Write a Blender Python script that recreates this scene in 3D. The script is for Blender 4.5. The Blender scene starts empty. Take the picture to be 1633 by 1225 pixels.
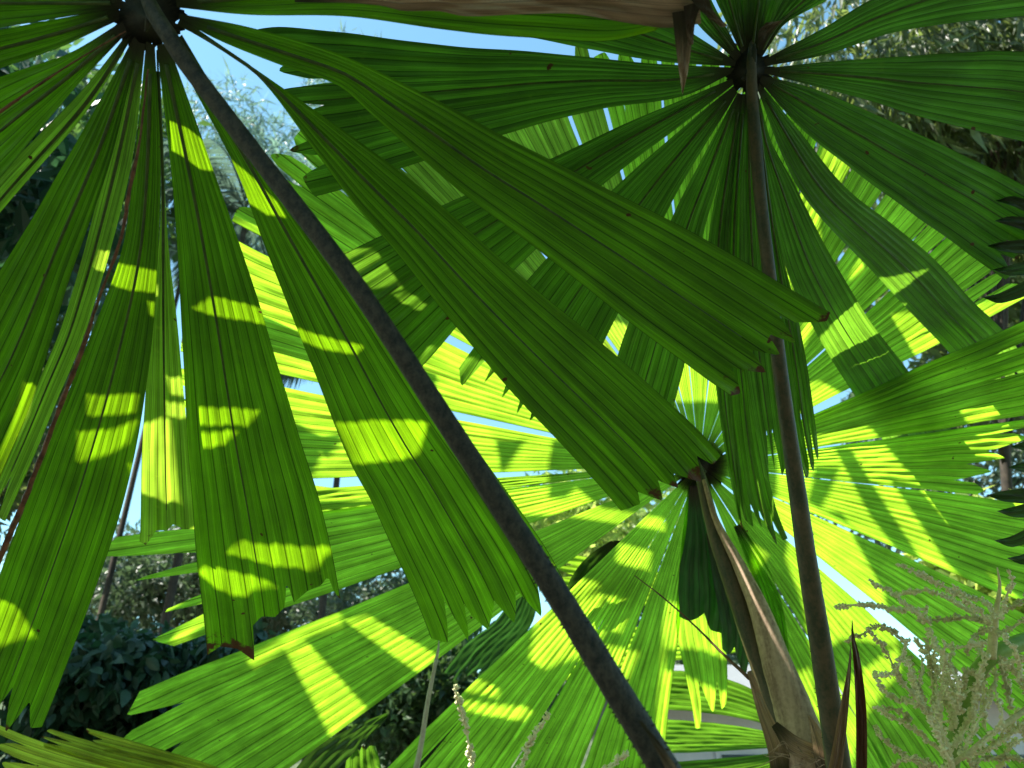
import bpy, math, random
import numpy as np
from mathutils import Vector, Matrix
from mathutils.geometry import tessellate_polygon
R_ = math.radians
rng = np.random.default_rng(7)
random.seed(7)
S = bpy.context.scene
C = S.collection

# ------------------------------------------------------------------ camera
PITCH = R_(28); FPX = 1257.0; CAM = np.array([0., 0., 1.6])
RT = np.array([1., 0, 0]); FW = np.array([0, math.cos(PITCH), math.sin(PITCH)]); UP = np.array([0, -math.sin(PITCH), math.cos(PITCH)])
cd = bpy.data.cameras.new('camera'); cam = bpy.data.objects.new('camera', cd); C.objects.link(cam)
cam.location = CAM; cam.rotation_euler = (R_(90) + PITCH, 0, 0)
cd.sensor_width = 36; cd.lens = 36 * FPX / 1633; cd.clip_start = .02; cd.clip_end = 3000
cd.dof.use_dof = True; cd.dof.focus_distance = 1.15; cd.dof.aperture_fstop = 7.5
S.camera = cam
S.render.resolution_x = 1024; S.render.resolution_y = 768

# ------------------------------------------------------------------ light
sun_c = np.array([-.55, .82, .23]); sun_c /= np.linalg.norm(sun_c)
SUN = sun_c[0] * RT + sun_c[1] * UP + sun_c[2] * FW            # towards the sun, world
el = math.asin(SUN[2]); az = math.atan2(SUN[0], SUN[1])
W = bpy.data.worlds.new('World'); S.world = W; W.use_nodes = True
nt = W.node_tree; bg = nt.nodes['Background']
sky = nt.nodes.new('ShaderNodeTexSky'); sky.sky_type = 'NISHITA'; sky.sun_disc = False
sky.sun_elevation = el; sky.sun_rotation = az; sky.air_density = 1.2; sky.dust_density = .4; sky.ozone_density = .35
hs = nt.nodes.new('ShaderNodeMix'); hs.data_type = 'RGBA'; hs.blend_type = 'MULTIPLY'; hs.inputs[0].default_value = 1; hs.inputs[7].default_value = (.98, 1.36, 1.24, 1)
nt.links.new(sky.outputs[0], hs.inputs[6]); nt.links.new(hs.outputs[2], bg.inputs[0]); bg.inputs[1].default_value = .09
ld = bpy.data.lights.new('sun', 'SUN'); ld.energy = 5.0; ld.angle = R_(.35); ld.color = (1, .95, .86)
lo = bpy.data.objects.new('sun', ld); C.objects.link(lo)
lo.rotation_euler = Vector(SUN).to_track_quat('Z', 'Y').to_euler(); lo.location = (0, 0, 20)
S.view_settings.view_transform = 'Standard'; S.view_settings.look = 'None'
S.view_settings.exposure = 1.5; S.view_settings.gamma = 1
S.render.engine = 'CYCLES'
S.cycles.max_bounces = 10; S.cycles.transmission_bounces = 8; S.cycles.diffuse_bounces = 5

# ------------------------------------------------------------------ projection helpers (px are in the 1633x1225 photograph)
def ray(x, y):
    return np.stack([(np.asarray(x, float) - 816.5) / FPX, (612.5 - np.asarray(y, float)) / FPX, np.ones_like(np.asarray(x, float))], -1)
def cw(pc):                                                   # camera coords -> world
    return CAM + pc[..., 0:1] * RT + pc[..., 1:2] * UP + pc[..., 2:3] * FW
def P(x, y, d):
    return cw(ray(x, y) * np.asarray(d)[..., None])
class Plane:
    def __init__(s, n, c): s.n = np.array(n, float) / np.linalg.norm(n); s.c = c
    def depth(s, x, y): return s.c / (ray(x, y) @ s.n)

# ------------------------------------------------------------------ materials
def mat(name):
    m = bpy.data.materials.new(name); m.use_nodes = True; t = m.node_tree
    for n in list(t.nodes): t.nodes.remove(n)
    return m, t, lambda k, **kw: _n(t, k, kw)
def _n(t, k, kw):
    n = t.nodes.new(k)
    for a, v in kw.items(): setattr(n, a, v)
    return n
def math_(t, op, a, b=None, c=None, clamp=False):
    n = t.nodes.new('ShaderNodeMath'); n.operation = op; n.use_clamp = clamp
    for i, v in enumerate((a, b, c)):
        if v is None: continue
        if isinstance(v, (int, float)): n.inputs[i].default_value = v
        else: t.links.new(v, n.inputs[i])
    return n.outputs[0]
def mixc(t, f, a, b, mode='MIX'):
    n = t.nodes.new('ShaderNodeMix'); n.data_type = 'RGBA'; n.blend_type = mode
    for i, v in ((0, f), (6, a), (7, b)):
        if isinstance(v, (int, float)): n.inputs[i].default_value = v
        elif isinstance(v, tuple): n.inputs[i].default_value = (*v, 1)
        else: t.links.new(v, n.inputs[i])
    return n.outputs[2]
def noise(t, vec, scale, detail=3, rough=.5, dim='3D'):
    n = t.nodes.new('ShaderNodeTexNoise'); n.inputs['Scale'].default_value = scale; n.inputs['Detail'].default_value = detail
    n.inputs['Roughness'].default_value = rough; t.links.new(vec, n.inputs['Vector']); return n.outputs[0]
def rampf(t, f, a, b):                                         # smooth 0..1 between a and b
    n = t.nodes.new('ShaderNodeMapRange'); n.interpolation_type = 'SMOOTHSTEP'
    t.links.new(f, n.inputs[0]); n.inputs[1].default_value = a; n.inputs[2].default_value = b; return n.outputs[0]

def leaf_mat(name, refl, trans, rough=.36, k=.5, brown_tip=True, seed=0., spec=.5, fv=16):
    m, t, N = mat(name)
    uv = N('ShaderNodeUVMap', uv_map='UVMap').outputs[0]
    sep = N('ShaderNodeSeparateXYZ'); t.links.new(uv, sep.inputs[0]); u, v = sep.outputs[0], sep.outputs[1]
    oi = N('ShaderNodeObjectInfo').outputs['Random']
    pos = N('ShaderNodeNewGeometry').outputs['Position']
    def stretched(su, sv, off=0.):
        c = N('ShaderNodeCombineXYZ'); t.links.new(math_(t, 'MULTIPLY', u, su), c.inputs[0]); t.links.new(math_(t, 'MULTIPLY', v, sv), c.inputs[1])
        t.links.new(math_(t, 'MULTIPLY_ADD', oi, 37., off), c.inputs[2]); return c.outputs[0]
    fine = noise(t, stretched(fv, .9, 1), 1, 4, .7)
    mid = noise(t, stretched(2.6, .45, 5), 1, 3, .6)
    cell = noise(t, stretched(20, 46, 9), 1, 2, .6)
    blot = noise(t, pos, 9, 3, .55); blot2 = noise(t, pos, 46, 3, .6)
    fr = math_(t, 'FRACT', u); d0 = math_(t, 'MINIMUM', fr, math_(t, 'SUBTRACT', 1., fr))     # distance to a rib
    rib = math_(t, 'SUBTRACT', 1., rampf(t, d0, .012, .06))
    wn = N('ShaderNodeTexWhiteNoise', noise_dimensions='2D'); cb = N('ShaderNodeCombineXYZ'); t.links.new(math_(t, 'FLOOR', math_(t, 'MULTIPLY', u, 2.)), cb.inputs[0]); t.links.new(oi, cb.inputs[1]); t.links.new(cb.outputs[0], wn.inputs[0]); band = wn.outputs[0]
    h = math_(t, 'FRACT', math_(t, 'ADD', u, .5)); d1 = math_(t, 'MINIMUM', h, math_(t, 'SUBTRACT', 1., h))
    valley = math_(t, 'SUBTRACT', 1., rampf(t, d1, .0, .03))
    # factor multiplying the colours
    f = math_(t, 'MULTIPLY_ADD', rampf(t, fine, .3, .7), .5, .72)
    f = math_(t, 'MULTIPLY', f, math_(t, 'MULTIPLY_ADD', rampf(t, mid, .3, .7), .5, .72))
    f = math_(t, 'MULTIPLY', f, math_(t, 'MULTIPLY_ADD', rampf(t, blot, .3, .7), .34, .82))
    f = math_(t, 'MULTIPLY', f, math_(t, 'MULTIPLY_ADD', cell, .35, .82))
    f = math_(t, 'MULTIPLY', f, math_(t, 'MULTIPLY_ADD', oi, .36, .82))
    f = math_(t, 'MULTIPLY', f, math_(t, 'MULTIPLY_ADD', band, .44, .78))
    f = math_(t, 'MULTIPLY', f, math_(t, 'MULTIPLY_ADD', rib, -.35, 1.))
    ft = math_(t, 'MULTIPLY', f, math_(t, 'MULTIPLY_ADD', rib, -.60, 1.))
    ft = math_(t, 'MULTIPLY', ft, math_(t, 'MULTIPLY_ADD', valley, .35, 1.))
    cr = mixc(t, 1., refl, (1, 1, 1), 'MULTIPLY')
    def scale(col, fac):
        n = N('ShaderNodeVectorMath', operation='SCALE'); n.inputs[0].default_value = col[:3]; t.links.new(fac, n.inputs['Scale']); return n.outputs[0]
    yel = rampf(t, blot2, .62, .8)
    base = mixc(t, math_(t, 'MULTIPLY', yel, .35), scale(refl, f), tuple(c * 1.0 for c in (refl[0] * 2.4, refl[1] * 1.5, refl[2])))
    tr = mixc(t, math_(t, 'MULTIPLY', yel, .35), scale(trans, ft), (trans[0] * 1.35, trans[1] * 1.0, trans[2]))
    # browning at the tips and small dead spots
    a = N('ShaderNodeAttribute', attribute_name='tip').outputs['Fac']
    bn = math_(t, 'MULTIPLY_ADD', math_(t, 'SUBTRACT', blot2, .5), .10, a)
    brown = math_(t, 'SUBTRACT', 1., rampf(t, bn, .006, .018)) if brown_tip else None
    spots = rampf(t, noise(t, pos, 60, 1, .4), .78, .81)
    bfac = math_(t, 'MAXIMUM', brown, spots) if brown_tip else spots
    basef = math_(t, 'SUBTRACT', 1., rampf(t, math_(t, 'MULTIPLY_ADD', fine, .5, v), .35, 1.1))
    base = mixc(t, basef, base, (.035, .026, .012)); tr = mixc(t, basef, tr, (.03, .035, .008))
    base = mixc(t, bfac, base, (.16, .06, .025)); tr = mixc(t, bfac, tr, (.05, .018, .008))
    bump = N('ShaderNodeBump'); bump.inputs['Strength'].default_value = .35; bump.inputs['Distance'].default_value = .002
    t.links.new(math_(t, 'ADD', fine, math_(t, 'MULTIPLY', rib, 1.2)), bump.inputs['Height'])
    p = N('ShaderNodeBsdfPrincipled'); t.links.new(base, p.inputs['Base Color']); t.links.new(bump.outputs[0], p.inputs['Normal'])
    p.inputs['Roughness'].default_value = rough; p.inputs['Specular IOR Level'].default_value = spec
    tl = N('ShaderNodeBsdfTranslucent'); t.links.new(tr, tl.inputs[0]); t.links.new(bump.outputs[0], tl.inputs['Normal'])
    mx = N('ShaderNodeMixShader'); mx.inputs[0].default_value = k; t.links.new(p.outputs[0], mx.inputs[1]); t.links.new(tl.outputs[0], mx.inputs[2])
    o = N('ShaderNodeOutputMaterial'); t.links.new(mx.outputs[0], o.inputs[0]); return m
def bark_mat(name, c1, c2, scale=30, stretch=(1, 1, .15), rough=.7, bumpd=.004, spec=.3):
    m, t, N = mat(name)
    tc = N('ShaderNodeTexCoord').outputs['Object']
    mp = N('ShaderNodeMapping'); mp.inputs['Scale'].default_value = stretch; t.links.new(tc, mp.inputs[0])
    n1 = noise(t, mp.outputs[0], scale, 5, .65); n2 = noise(t, tc, scale * 3, 3, .6)
    f = rampf(t, math_(t, 'ADD', math_(t, 'MULTIPLY', n1, .7), math_(t, 'MULTIPLY', n2, .3)), .35, .65)
    col = mixc(t, f, c1, c2)
    b = N('ShaderNodeBump'); b.inputs['Strength'].default_value = .6; b.inputs['Distance'].default_value = bumpd; t.links.new(n1, b.inputs['Height'])
    p = N('ShaderNodeBsdfPrincipled'); t.links.new(col, p.inputs['Base Color']); t.links.new(b.outputs[0], p.inputs['Normal'])
    p.inputs['Roughness'].default_value = rough; p.inputs['Specular IOR Level'].default_value = spec
    o = N('ShaderNodeOutputMaterial'); t.links.new(p.outputs[0], o.inputs[0]); return m
def small_leaf_mat(name, c1, c2, tr, k=.4, rough=.4, scale=1.5):
    m, t, N = mat(name)
    pos = N('ShaderNodeNewGeometry'); a = N('ShaderNodeAttribute', attribute_name='rnd').outputs['Fac']
    n1 = noise(t, pos.outputs['Position'], scale, 2, .5)
    f = math_(t, 'ADD', math_(t, 'MULTIPLY', a, .65), math_(t, 'MULTIPLY', n1, .35), clamp=True)
    col = mixc(t, f, c1, c2)
    trc = mixc(t, a, tuple(c * .6 for c in tr), tuple(min(1, c * 1.3) for c in tr))
    p = N('ShaderNodeBsdfPrincipled'); t.links.new(col, p.inputs['Base Color']); p.inputs['Roughness'].default_value = rough
    tl = N('ShaderNodeBsdfTranslucent'); t.links.new(trc, tl.inputs[0])
    mx = N('ShaderNodeMixShader'); mx.inputs[0].default_value = k; t.links.new(p.outputs[0], mx.inputs[1]); t.links.new(tl.outputs[0], mx.inputs[2])
    o = N('ShaderNodeOutputMaterial'); t.links.new(mx.outputs[0], o.inputs[0]); return m

M = {}
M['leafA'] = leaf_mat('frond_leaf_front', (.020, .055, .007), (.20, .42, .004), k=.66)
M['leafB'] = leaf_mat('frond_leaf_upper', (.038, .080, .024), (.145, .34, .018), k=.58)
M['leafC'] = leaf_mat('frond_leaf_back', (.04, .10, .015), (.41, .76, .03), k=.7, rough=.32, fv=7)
M['leafpale'] = leaf_mat('frond_leaf_pale', (.08, .16, .03), (.42, .68, .04), k=.65)
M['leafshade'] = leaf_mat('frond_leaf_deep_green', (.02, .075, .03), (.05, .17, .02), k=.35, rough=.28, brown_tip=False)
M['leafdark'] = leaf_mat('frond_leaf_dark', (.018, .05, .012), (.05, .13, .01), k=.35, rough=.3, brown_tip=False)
M['leafbrown'] = leaf_mat('frond_leaf_dead', (.46, .32, .21), (.36, .22, .13), k=.35, rough=.7, brown_tip=False)
M['leafautumn'] = leaf_mat('frond_leaf_yellowing', (.20, .24, .03), (.65, .75, .04), k=.5)
M['petA'] = bark_mat('stalk_dark', (.010, .012, .010), (.06, .05, .036), 170, (1, 1, .6), .55, .002, .3)
M['petB'] = bark_mat('stalk_olive', (.028, .036, .014), (.10, .07, .035), 60, (1, 1, .12), .5, .001, .35)
M['sheath'] = bark_mat('sheath_tan', (.20, .13, .085), (.50, .36, .25), 40, (1, 1, .08), .75, .002)
M['sheathdark'] = bark_mat('sheath_brown', (.07, .04, .025), (.20, .11, .06), 40, (1, 1, .08), .75, .002)
M['fibre'] = bark_mat('trunk_fibre', (.08, .05, .03), (.34, .25, .16), 70, (1, 1, .3), .9, .006)
M['cream'] = bark_mat('flower_cream', (.72, .68, .36), (.86, .82, .52), 160, (1, 1, 1), .6, .001)
M['creamgrey'] = bark_mat('flower_stalk', (.50, .48, .24), (.70, .64, .34), 90, (1, 1, 1), .6, .001)
M['stem'] = bark_mat('flower_stem_green', (.16, .30, .05), (.28, .42, .10), 25, (1, 1, .3), .45, .001)
M['bark'] = bark_mat('tree_bark', (.03, .025, .02), (.09, .07, .05), 8, (1, 1, .2), .85, .02)
M['spinebrown'] = bark_mat('dead_rib', (.06, .025, .012), (.20, .085, .04), 60, (1, 1, 1), .6, .001)
M['hub'] = bark_mat('hub_brown', (.007, .010, .004), (.028, .028, .012), 60, (1, 1, 1), .6, .001)
M['midrib'] = bark_mat('midrib_green', (.03, .06, .012), (.07, .11, .02), 40, (1, 1, .1), .5, .0005)
M['pale_stick'] = bark_mat('stalk_pale', (.34, .34, .26), (.5, .5, .4), 30, (1, 1, .1), .5, .001)

# ------------------------------------------------------------------ mesh + object helpers
def link_mesh(name, V, F, m, parent=None, smooth=True, uv=None, tip=None, rnd=None, origin=None):
    V = np.asarray(V, float)
    o0 = np.zeros(3) if origin is None else np.asarray(origin, float)
    if parent is not None: o0 = np.array(parent['_o'])
    elif origin is None: o0 = V.mean(0)
    me = bpy.data.meshes.new(name); me.from_pydata((V - o0).tolist(), [], F if isinstance(F, list) else F.tolist())
    me.materials.append(m)
    if smooth: me.polygons.foreach_set('use_smooth', [True] * len(me.polygons))
    if uv is not None:
        l = me.uv_layers.new(name='UVMap'); idx = np.empty(len(me.loops), int); me.loops.foreach_get('vertex_index', idx)
        l.data.foreach_set('uv', np.asarray(uv)[idx].ravel())
    for nm, arr in (('tip', tip), ('rnd', rnd)):
        if arr is not None:
            a = me.attributes.new(nm, 'FLOAT', 'POINT'); a.data.foreach_set('value', np.asarray(arr, float))
    me.update()
    o = bpy.data.objects.new(name, me); C.objects.link(o)
    if parent is not None: o.parent = parent
    else: o.location = o0
    return o
def thing(name, loc, label, cat, group=None):
    o = bpy.data.objects.new(name, None); C.objects.link(o); o.location = loc; o.empty_display_size = .1
    o['label'] = label; o['category'] = cat; o['_o'] = [float(q) for q in loc]
    if group: o['group'] = group
    return o
def tag(o, label=None, cat=None, group=None, kind=None):
    if label: o['label'] = label
    if cat: o['category'] = cat
    if group: o['group'] = group
    if kind: o['kind'] = kind
    return o
def spline(pts, n):
    p = np.asarray(pts, float)
    if len(p) == 2:
        t = np.linspace(0, 1, n)[:, None]; return p[0] * (1 - t) + p[1] * t
    q = np.vstack([2 * p[0] - p[1], p, 2 * p[-1] - p[-2]])
    seg = np.sqrt(((p[1:, :2] - p[:-1, :2]) ** 2).sum(1)); cum = np.concatenate([[0], np.cumsum(seg)]) / seg.sum()
    out = []
    for s in np.linspace(0, 1, n):
        i = min(np.searchsorted(cum, s, side='right') - 1, len(p) - 2); w = (s - cum[i]) / max(1e-9, cum[i + 1] - cum[i])
        # tangents scaled to the chord so uneven spacing does not overshoot
        h = cum[i + 1] - cum[i]
        def tan(j):
            if j == 0: return (p[1] - p[0]) / (cum[1] - cum[0])
            if j == len(p) - 1: return (p[-1] - p[-2]) / (cum[-1] - cum[-2])
            return (p[j + 1] - p[j - 1]) / (cum[j + 1] - cum[j - 1])
        m0, m1 = tan(i) * h, tan(i + 1) * h
        out.append((2*w**3-3*w**2+1)*p[i] + (w**3-2*w**2+w)*m0 + (-2*w**3+3*w**2)*p[i+1] + (w**3-w**2)*m1)
    return np.array(out)
def tri(x): return 1 - 4 * np.abs((x % 1.) - .5)               # -1 at integers ... +1 at halves

def segment(parent, surf, L, Rr, m, ribs=8, teeth=None, td=.07, prof=None, dd=(1, 1), Mv=64, sub=6, amp=.09, cup=.0, wav=.004, name='leaf_segment', seed=None, midrib=False, splits=True, tp=1.6, brown=True):
    """one pleated leaf segment: left and right edge given as points in the photograph, laid on the frond's own surface"""
    r = np.random.default_rng(seed if seed is not None else int(rng.integers(1e9)))
    teeth = ribs // 2 if teeth is None else teeth
    ns = ribs * sub + 1; s = np.linspace(0, 1, ns)
    Lp, Rp = spline(L, 200), spline(Rr, 200)
    tt = np.linspace(0, 1, 200); dirv = Lp - Rp; dirv /= np.maximum(1e-6, np.linalg.norm(dirv, axis=1))[:, None]; wl = .4 * min(3.2, np.linalg.norm(Lp[-1] - Rp[-1]) * .03)
    for E in (Lp, Rp): E += dirv * (wl * tt * (np.sin(tt * r.uniform(9, 16) + r.uniform(0, 6)) + .5 * np.sin(tt * r.uniform(24, 40) + r.uniform(0, 6))))[:, None]
    if prof is not None:
        vm = np.interp(s, [q[0] for q in prof], [q[1] for q in prof])
    else:
        te = np.sort(np.concatenate([[0], (np.arange(1, teeth) + r.uniform(-.22, .22, teeth - 1)) / teeth, [1]])) if teeth > 1 else np.array([0, 1.])
        vm = np.ones(ns)
        for k in range(len(te) - 1):
            a, b = te[k], te[k + 1]; pk = a + (b - a) * r.uniform(.3, .7)
            dk = td * r.uniform(.55, 1.25); top = 1 - td * .5 * r.uniform(0, 1)
            i = (s >= a) & (s <= b)
            w = np.where(s < pk, (s - a) / (pk - a), (b - s) / (b - pk))
            if k == 0: w = np.where(s < pk, .75 + .25 * (s - a) / (pk - a), w)
            if k == len(te) - 2: w = np.where(s > pk, .75 + .25 * (b - s) / (b - pk), w)
            vm[i] = top - dk * (1 - np.clip(w, 0, 1)[i]) ** tp
        for k in range(r.integers(0, 3) if teeth > 2 and splits else 0):        # long splits running up from the tips
            q = te[r.integers(1, len(te) - 1)]; vm = np.minimum(vm, 1 - r.uniform(.12, .3) * np.clip(1 - np.abs(s - q) * ns / 1.6, 0, 1))
    v = np.linspace(0, 1, Mv) ** .9
    VV = v[:, None] * vm[None, :]
    ii = VV * 199; i0 = np.clip(ii.astype(int), 0, 198); fr = (ii - i0)[..., None]
    LL = Lp[i0] * (1 - fr) + Lp[i0 + 1] * fr; RR = Rp[i0] * (1 - fr) + Rp[i0 + 1] * fr
    px = LL * (1 - s)[None, :, None] + RR * s[None, :, None]
    d = surf.depth(px[..., 0], px[..., 1])
    wid = np.sqrt(((LL - RR) ** 2).sum(-1)) * d / FPX
    rw = wid / ribs
    ph = r.uniform(0, 6.28, 6)
    wave = wav * (np.sin(VV * 9 + ph[0] + s * 3) + .6 * np.sin(VV * 21 + ph[1] - s * 7) + .35 * np.sin(VV * 43 + s * 19 + ph[2])) * VV
    jag = 1 + .25 * np.sin(np.floor(s * ribs) * 2.7 + ph[3])
    off = tri(s * ribs)[None, :] * rw * amp * jag[None, :] + wave + cup * wid * (2 * s[None, :] - 1) ** 2 + .007 * np.sin(s * teeth * 5.1 + ph[4])[None, :] * VV ** 14
    ddv = dd[0] + (dd[1] - dd[0]) * VV ** 1.3
    D = d * ddv + off
    pc = ray(px[..., 0], px[..., 1]) * D[..., None]
    X = cw(pc).reshape(-1, 3)
    g = np.arange(Mv * ns).reshape(Mv, ns)
    F = np.stack([g[:-1, :-1], g[:-1, 1:], g[1:, 1:], g[1:, :-1]], -1).reshape(-1, 4)
    ln = np.cumsum(np.r_[0, np.linalg.norm(np.diff(X.reshape(Mv, ns, 3)[:, ns // 2], axis=0), axis=1)])
    U = np.broadcast_to(s * ribs, (Mv, ns)); Vv = VV * ln[-1] * 10
    uv = np.stack([U, Vv], -1).reshape(-1, 2)
    tipd = ((vm[None, :] - VV) * ln[-1] + (0 if brown else 1)) + np.maximum(0, (1 - vm[None, :])) * 1.2
    ob = link_mesh(name, X, F, m, parent, uv=uv, tip=tipd.reshape(-1))
    if midrib and parent is not None:
        G = X.reshape(Mv, ns, 3); jm = int(round(ribs / 2)) * sub; Y = G[2:int(Mv * .96):2, jm]; w = CAM - Y; w /= np.linalg.norm(w, axis=1)[:, None]
        ob['_o'] = parent['_o']; tube3(ob, Y + w * .0012, np.linspace(.0022, .0008, len(Y)), M['midrib'], 'midrib', 6)
    return ob

def tube(parent, pts, m, name, nseg=48, ns=12, rough=0., flat=1., seed=0, prickle=0):
    """pts: (x, y, depth, width px); a round stalk through those places"""
    q = spline(pts, nseg); X = P(q[:, 0], q[:, 1], q[:, 2]); rad = q[:, 3] * q[:, 2] / FPX / 2
    return tube3(parent, X, rad, m, name, ns, rough, seed, prickle)
def tube3(parent, X, rad, m, name, ns=12, rough=0., seed=0, prickle=0, origin=None):
    V, F = tube_vf(X, rad, ns, rough, seed)
    if prickle:
        r = np.random.default_rng(seed)
        for k in range(prickle):
            i = r.integers(int(len(X) * .68), len(X) - 1); a = r.choice([0.2, 3.3]) + r.uniform(-.4, .4)
            T = X[i] - X[i - 1]; T /= np.linalg.norm(T); A = np.cross(T, FW); A /= np.linalg.norm(A); B = np.cross(T, A)
            w = r.uniform(); c = X[i - 1] * (1 - w) + X[i] * w; n = math.cos(a) * A + math.sin(a) * B
            b = len(V); h = .0012
            for e in (T * h, -T * h, np.cross(T, n) * h * .7): V.append(c + n * rad[i] * .92 + e)
            V.append(c + n * (rad[i] + .0022)); F += [[b, b+1, b+3], [b+1, b+2, b+3], [b+2, b, b+3]]
    return link_mesh(name, V, F, m, parent, origin=origin)
def tube_vf(X, rad, ns=12, rough=0., seed=0, base=0):
    r = np.random.default_rng(seed); V, F = [], []; n = len(X)
    T = np.gradient(X, axis=0); T /= np.linalg.norm(T, axis=1)[:, None]
    A = np.cross(T[0], [0.31, .2, .93]); A /= np.linalg.norm(A)
    for i in range(n):
        A = A - T[i] * (A @ T[i]); A /= np.linalg.norm(A); B = np.cross(T[i], A)
        for k in range(ns):
            a = 2 * math.pi * k / ns; q = rad[i] * (1 + rough * r.uniform(-1, 1))
            V.append(X[i] + (math.cos(a) * A + math.sin(a) * B) * q)
    for i in range(n - 1):
        for k in range(ns):
            a, b = base + i * ns + k, base + i * ns + (k + 1) % ns
            F.append([a, b, b + ns, a + ns])
    F.append([base + k for k in range(ns)][::-1]); F.append([base + (n - 1) * ns + k for k in range(ns)])
    return V, F

# ================================================================== SETTING
def grid(x0, x1, y0, y1, nx, ny, zf):
    xs, ys = np.linspace(x0, x1, nx), np.linspace(y0, y1, ny); XX, YY = np.meshgrid(xs, ys)
    V = np.stack([XX, YY, zf(XX, YY)], -1).reshape(-1, 3); g = np.arange(nx * ny).reshape(ny, nx)
    return V, np.stack([g[:-1, :-1], g[:-1, 1:], g[1:, 1:], g[1:, :-1]], -1).reshape(-1, 4)
gm = bark_mat('garden_soil', (.05, .045, .03), (.17, .15, .11), 6, (1, 1, 1), .95, .05)
V, F = grid(-400, 400, -200, 900, 40, 40, lambda x, y: 0 * x)
tag(link_mesh('ground', V, F, gm), kind='structure')
hm = bark_mat('hill_cover', (.03, .05, .02), (.10, .12, .06), 1.4, (1, 1, 1), .95, .2)
V, F = grid(-60, 60, 14, 60, 90, 50, lambda x, y: np.minimum(7.2, (y - 14) * .30) * (1 + .12 * np.sin(x * .21) + .08 * np.sin(x * .53 + y * .3)) + .25 * np.sin(x * 1.7 + y * 1.1) - .3)
tag(link_mesh('hillside', V, F, hm), kind='structure')

# ---------------- leaf clouds
def leaf_cloud(centres, radii, n, size, aspect=.45, droop=.0, seed=0, dens=.55, fine=False):
    r = np.random.default_rng(seed); centres = np.asarray(centres, float); radii = np.asarray(radii, float)
    w = radii ** 2; ci = r.choice(len(centres), n, p=w / w.sum())
    dirs = r.normal(size=(n, 3)); dirs /= np.linalg.norm(dirs, axis=1)[:, None]
    c = centres[ci] + dirs * (radii[ci] * r.uniform(dens, 1.05, n))[:, None] * np.array([1, 1, .75])
    ax = r.normal(size=(n, 3)) * (1 - droop) + np.array([0, 0, -1.]) * droop * 2.2 + dirs * .5; ax /= np.linalg.norm(ax, axis=1)[:, None]
    nn = r.normal(size=(n, 3)) + np.array([0, 0, .6]); sd = np.cross(ax, nn); sd /= np.linalg.norm(sd, axis=1)[:, None]
    up = np.cross(sd, ax); L = size * r.uniform(.6, 1.25, n)[:, None]; Wd = L * aspect
    if fine:
        st = [(0, 0), (.22, .42), (.5, .5), (.78, .3), (1, 0)]; rows = []
        cv = r.uniform(-.1, .45, n)[:, None]
        for q, w in st:
            m0 = c + ax * L * q - up * L * cv * q * q
            rows += [m0 - sd * Wd * w + up * Wd * w * .3, m0, m0 + sd * Wd * w + up * Wd * w * .3]
        V = np.stack(rows, 1).reshape(-1, 3); b = np.arange(n)[:, None] * 15
        F = np.concatenate([b + [3 * i + j, 3 * i + j + 1, 3 * i + j + 4, 3 * i + j + 3] for i in range(4) for j in (0, 1)]).astype(int)
        return V, F, np.repeat(r.uniform(size=n), 15)
    pts = [c, c + ax * L * .35 + sd * Wd * .5 + up * Wd * .1, c + ax * L * .4 - up * Wd * .06, c + ax * L * .35 - sd * Wd * .5 + up * Wd * .1, c + ax * L - up * L * .12]
    V = np.stack(pts, 1).reshape(-1, 3); b = np.arange(n)[:, None] * 5
    F = np.concatenate([b + [0, 1, 2], b + [0, 2, 3], b + [1, 4, 2], b + [2, 4, 3]]).astype(int)
    return V, F, np.repeat(r.uniform(size=n), 5)
def tree(name, base, h, crown, n, size, lm, label, cat='tree', seed=0, aspect=.45, droop=0., nb=7, trunk_r=.05, group=None, fine=False):
    """crown: list of (x,y,z,r) clump centres in world metres"""
    base = np.array(base, float); t = thing(name, base, label, cat, group)
    r = np.random.default_rng(seed); cr = np.array(crown, float)
    V, F, rd = leaf_cloud(cr[:, :3], cr[:, 3], n, size, aspect, droop, seed, fine=fine)
    link_mesh('crown', V, F, lm, t, smooth=fine, rnd=rd)
    top = cr[:, :3].mean(0); k = np.linspace(0, 1, 14)[:, None]
    X = base * (1 - k) + top * k + np.concatenate([.15 * np.sin(k * 5 + seed), .1 * np.cos(k * 4), 0 * k], 1) * k
    V, F = tube_vf(X, trunk_r * (1 - .6 * k[:, 0]), 9, .05, seed)
    V = list(V); F = list(F)
    for i in range(min(nb, len(cr))):
        j = r.integers(7, 13); q = np.linspace(0, 1, 9)[:, None]; e = cr[i, :3]
        Y = X[j] * (1 - q) + e * q + np.array([0, 0, .2]) * np.sin(q * 3.1)
        v2, f2 = tube_vf(Y, trunk_r * .4 * (1 - .75 * q[:, 0]), 6, .05, seed, base=len(V)); V += v2; F += f2
    link_mesh('trunk', V, F, M['bark'], t)
    return t
def clumps(poly, depth, r0, n, seed, dj=.15):
    """clump centres scattered inside a photograph box at a real distance"""
    r = np.random.default_rng(seed); x0, y0, x1, y1 = poly; out = []
    for _ in range(n):
        d = depth * (1 + r.uniform(-dj, dj)); p = P(r.uniform(x0, x1), r.uniform(y0, y1), d); out.append([*p, r0 * r.uniform(.6, 1.3)])
    return out
def gpos(x, d, z=0.):                                          # ground point under a photograph column
    p = P(x, 900, d); return (p[0], p[1], z)
def hillz(y): return max(0, min(7.2, (y - 14) * .30)) * .85

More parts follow.
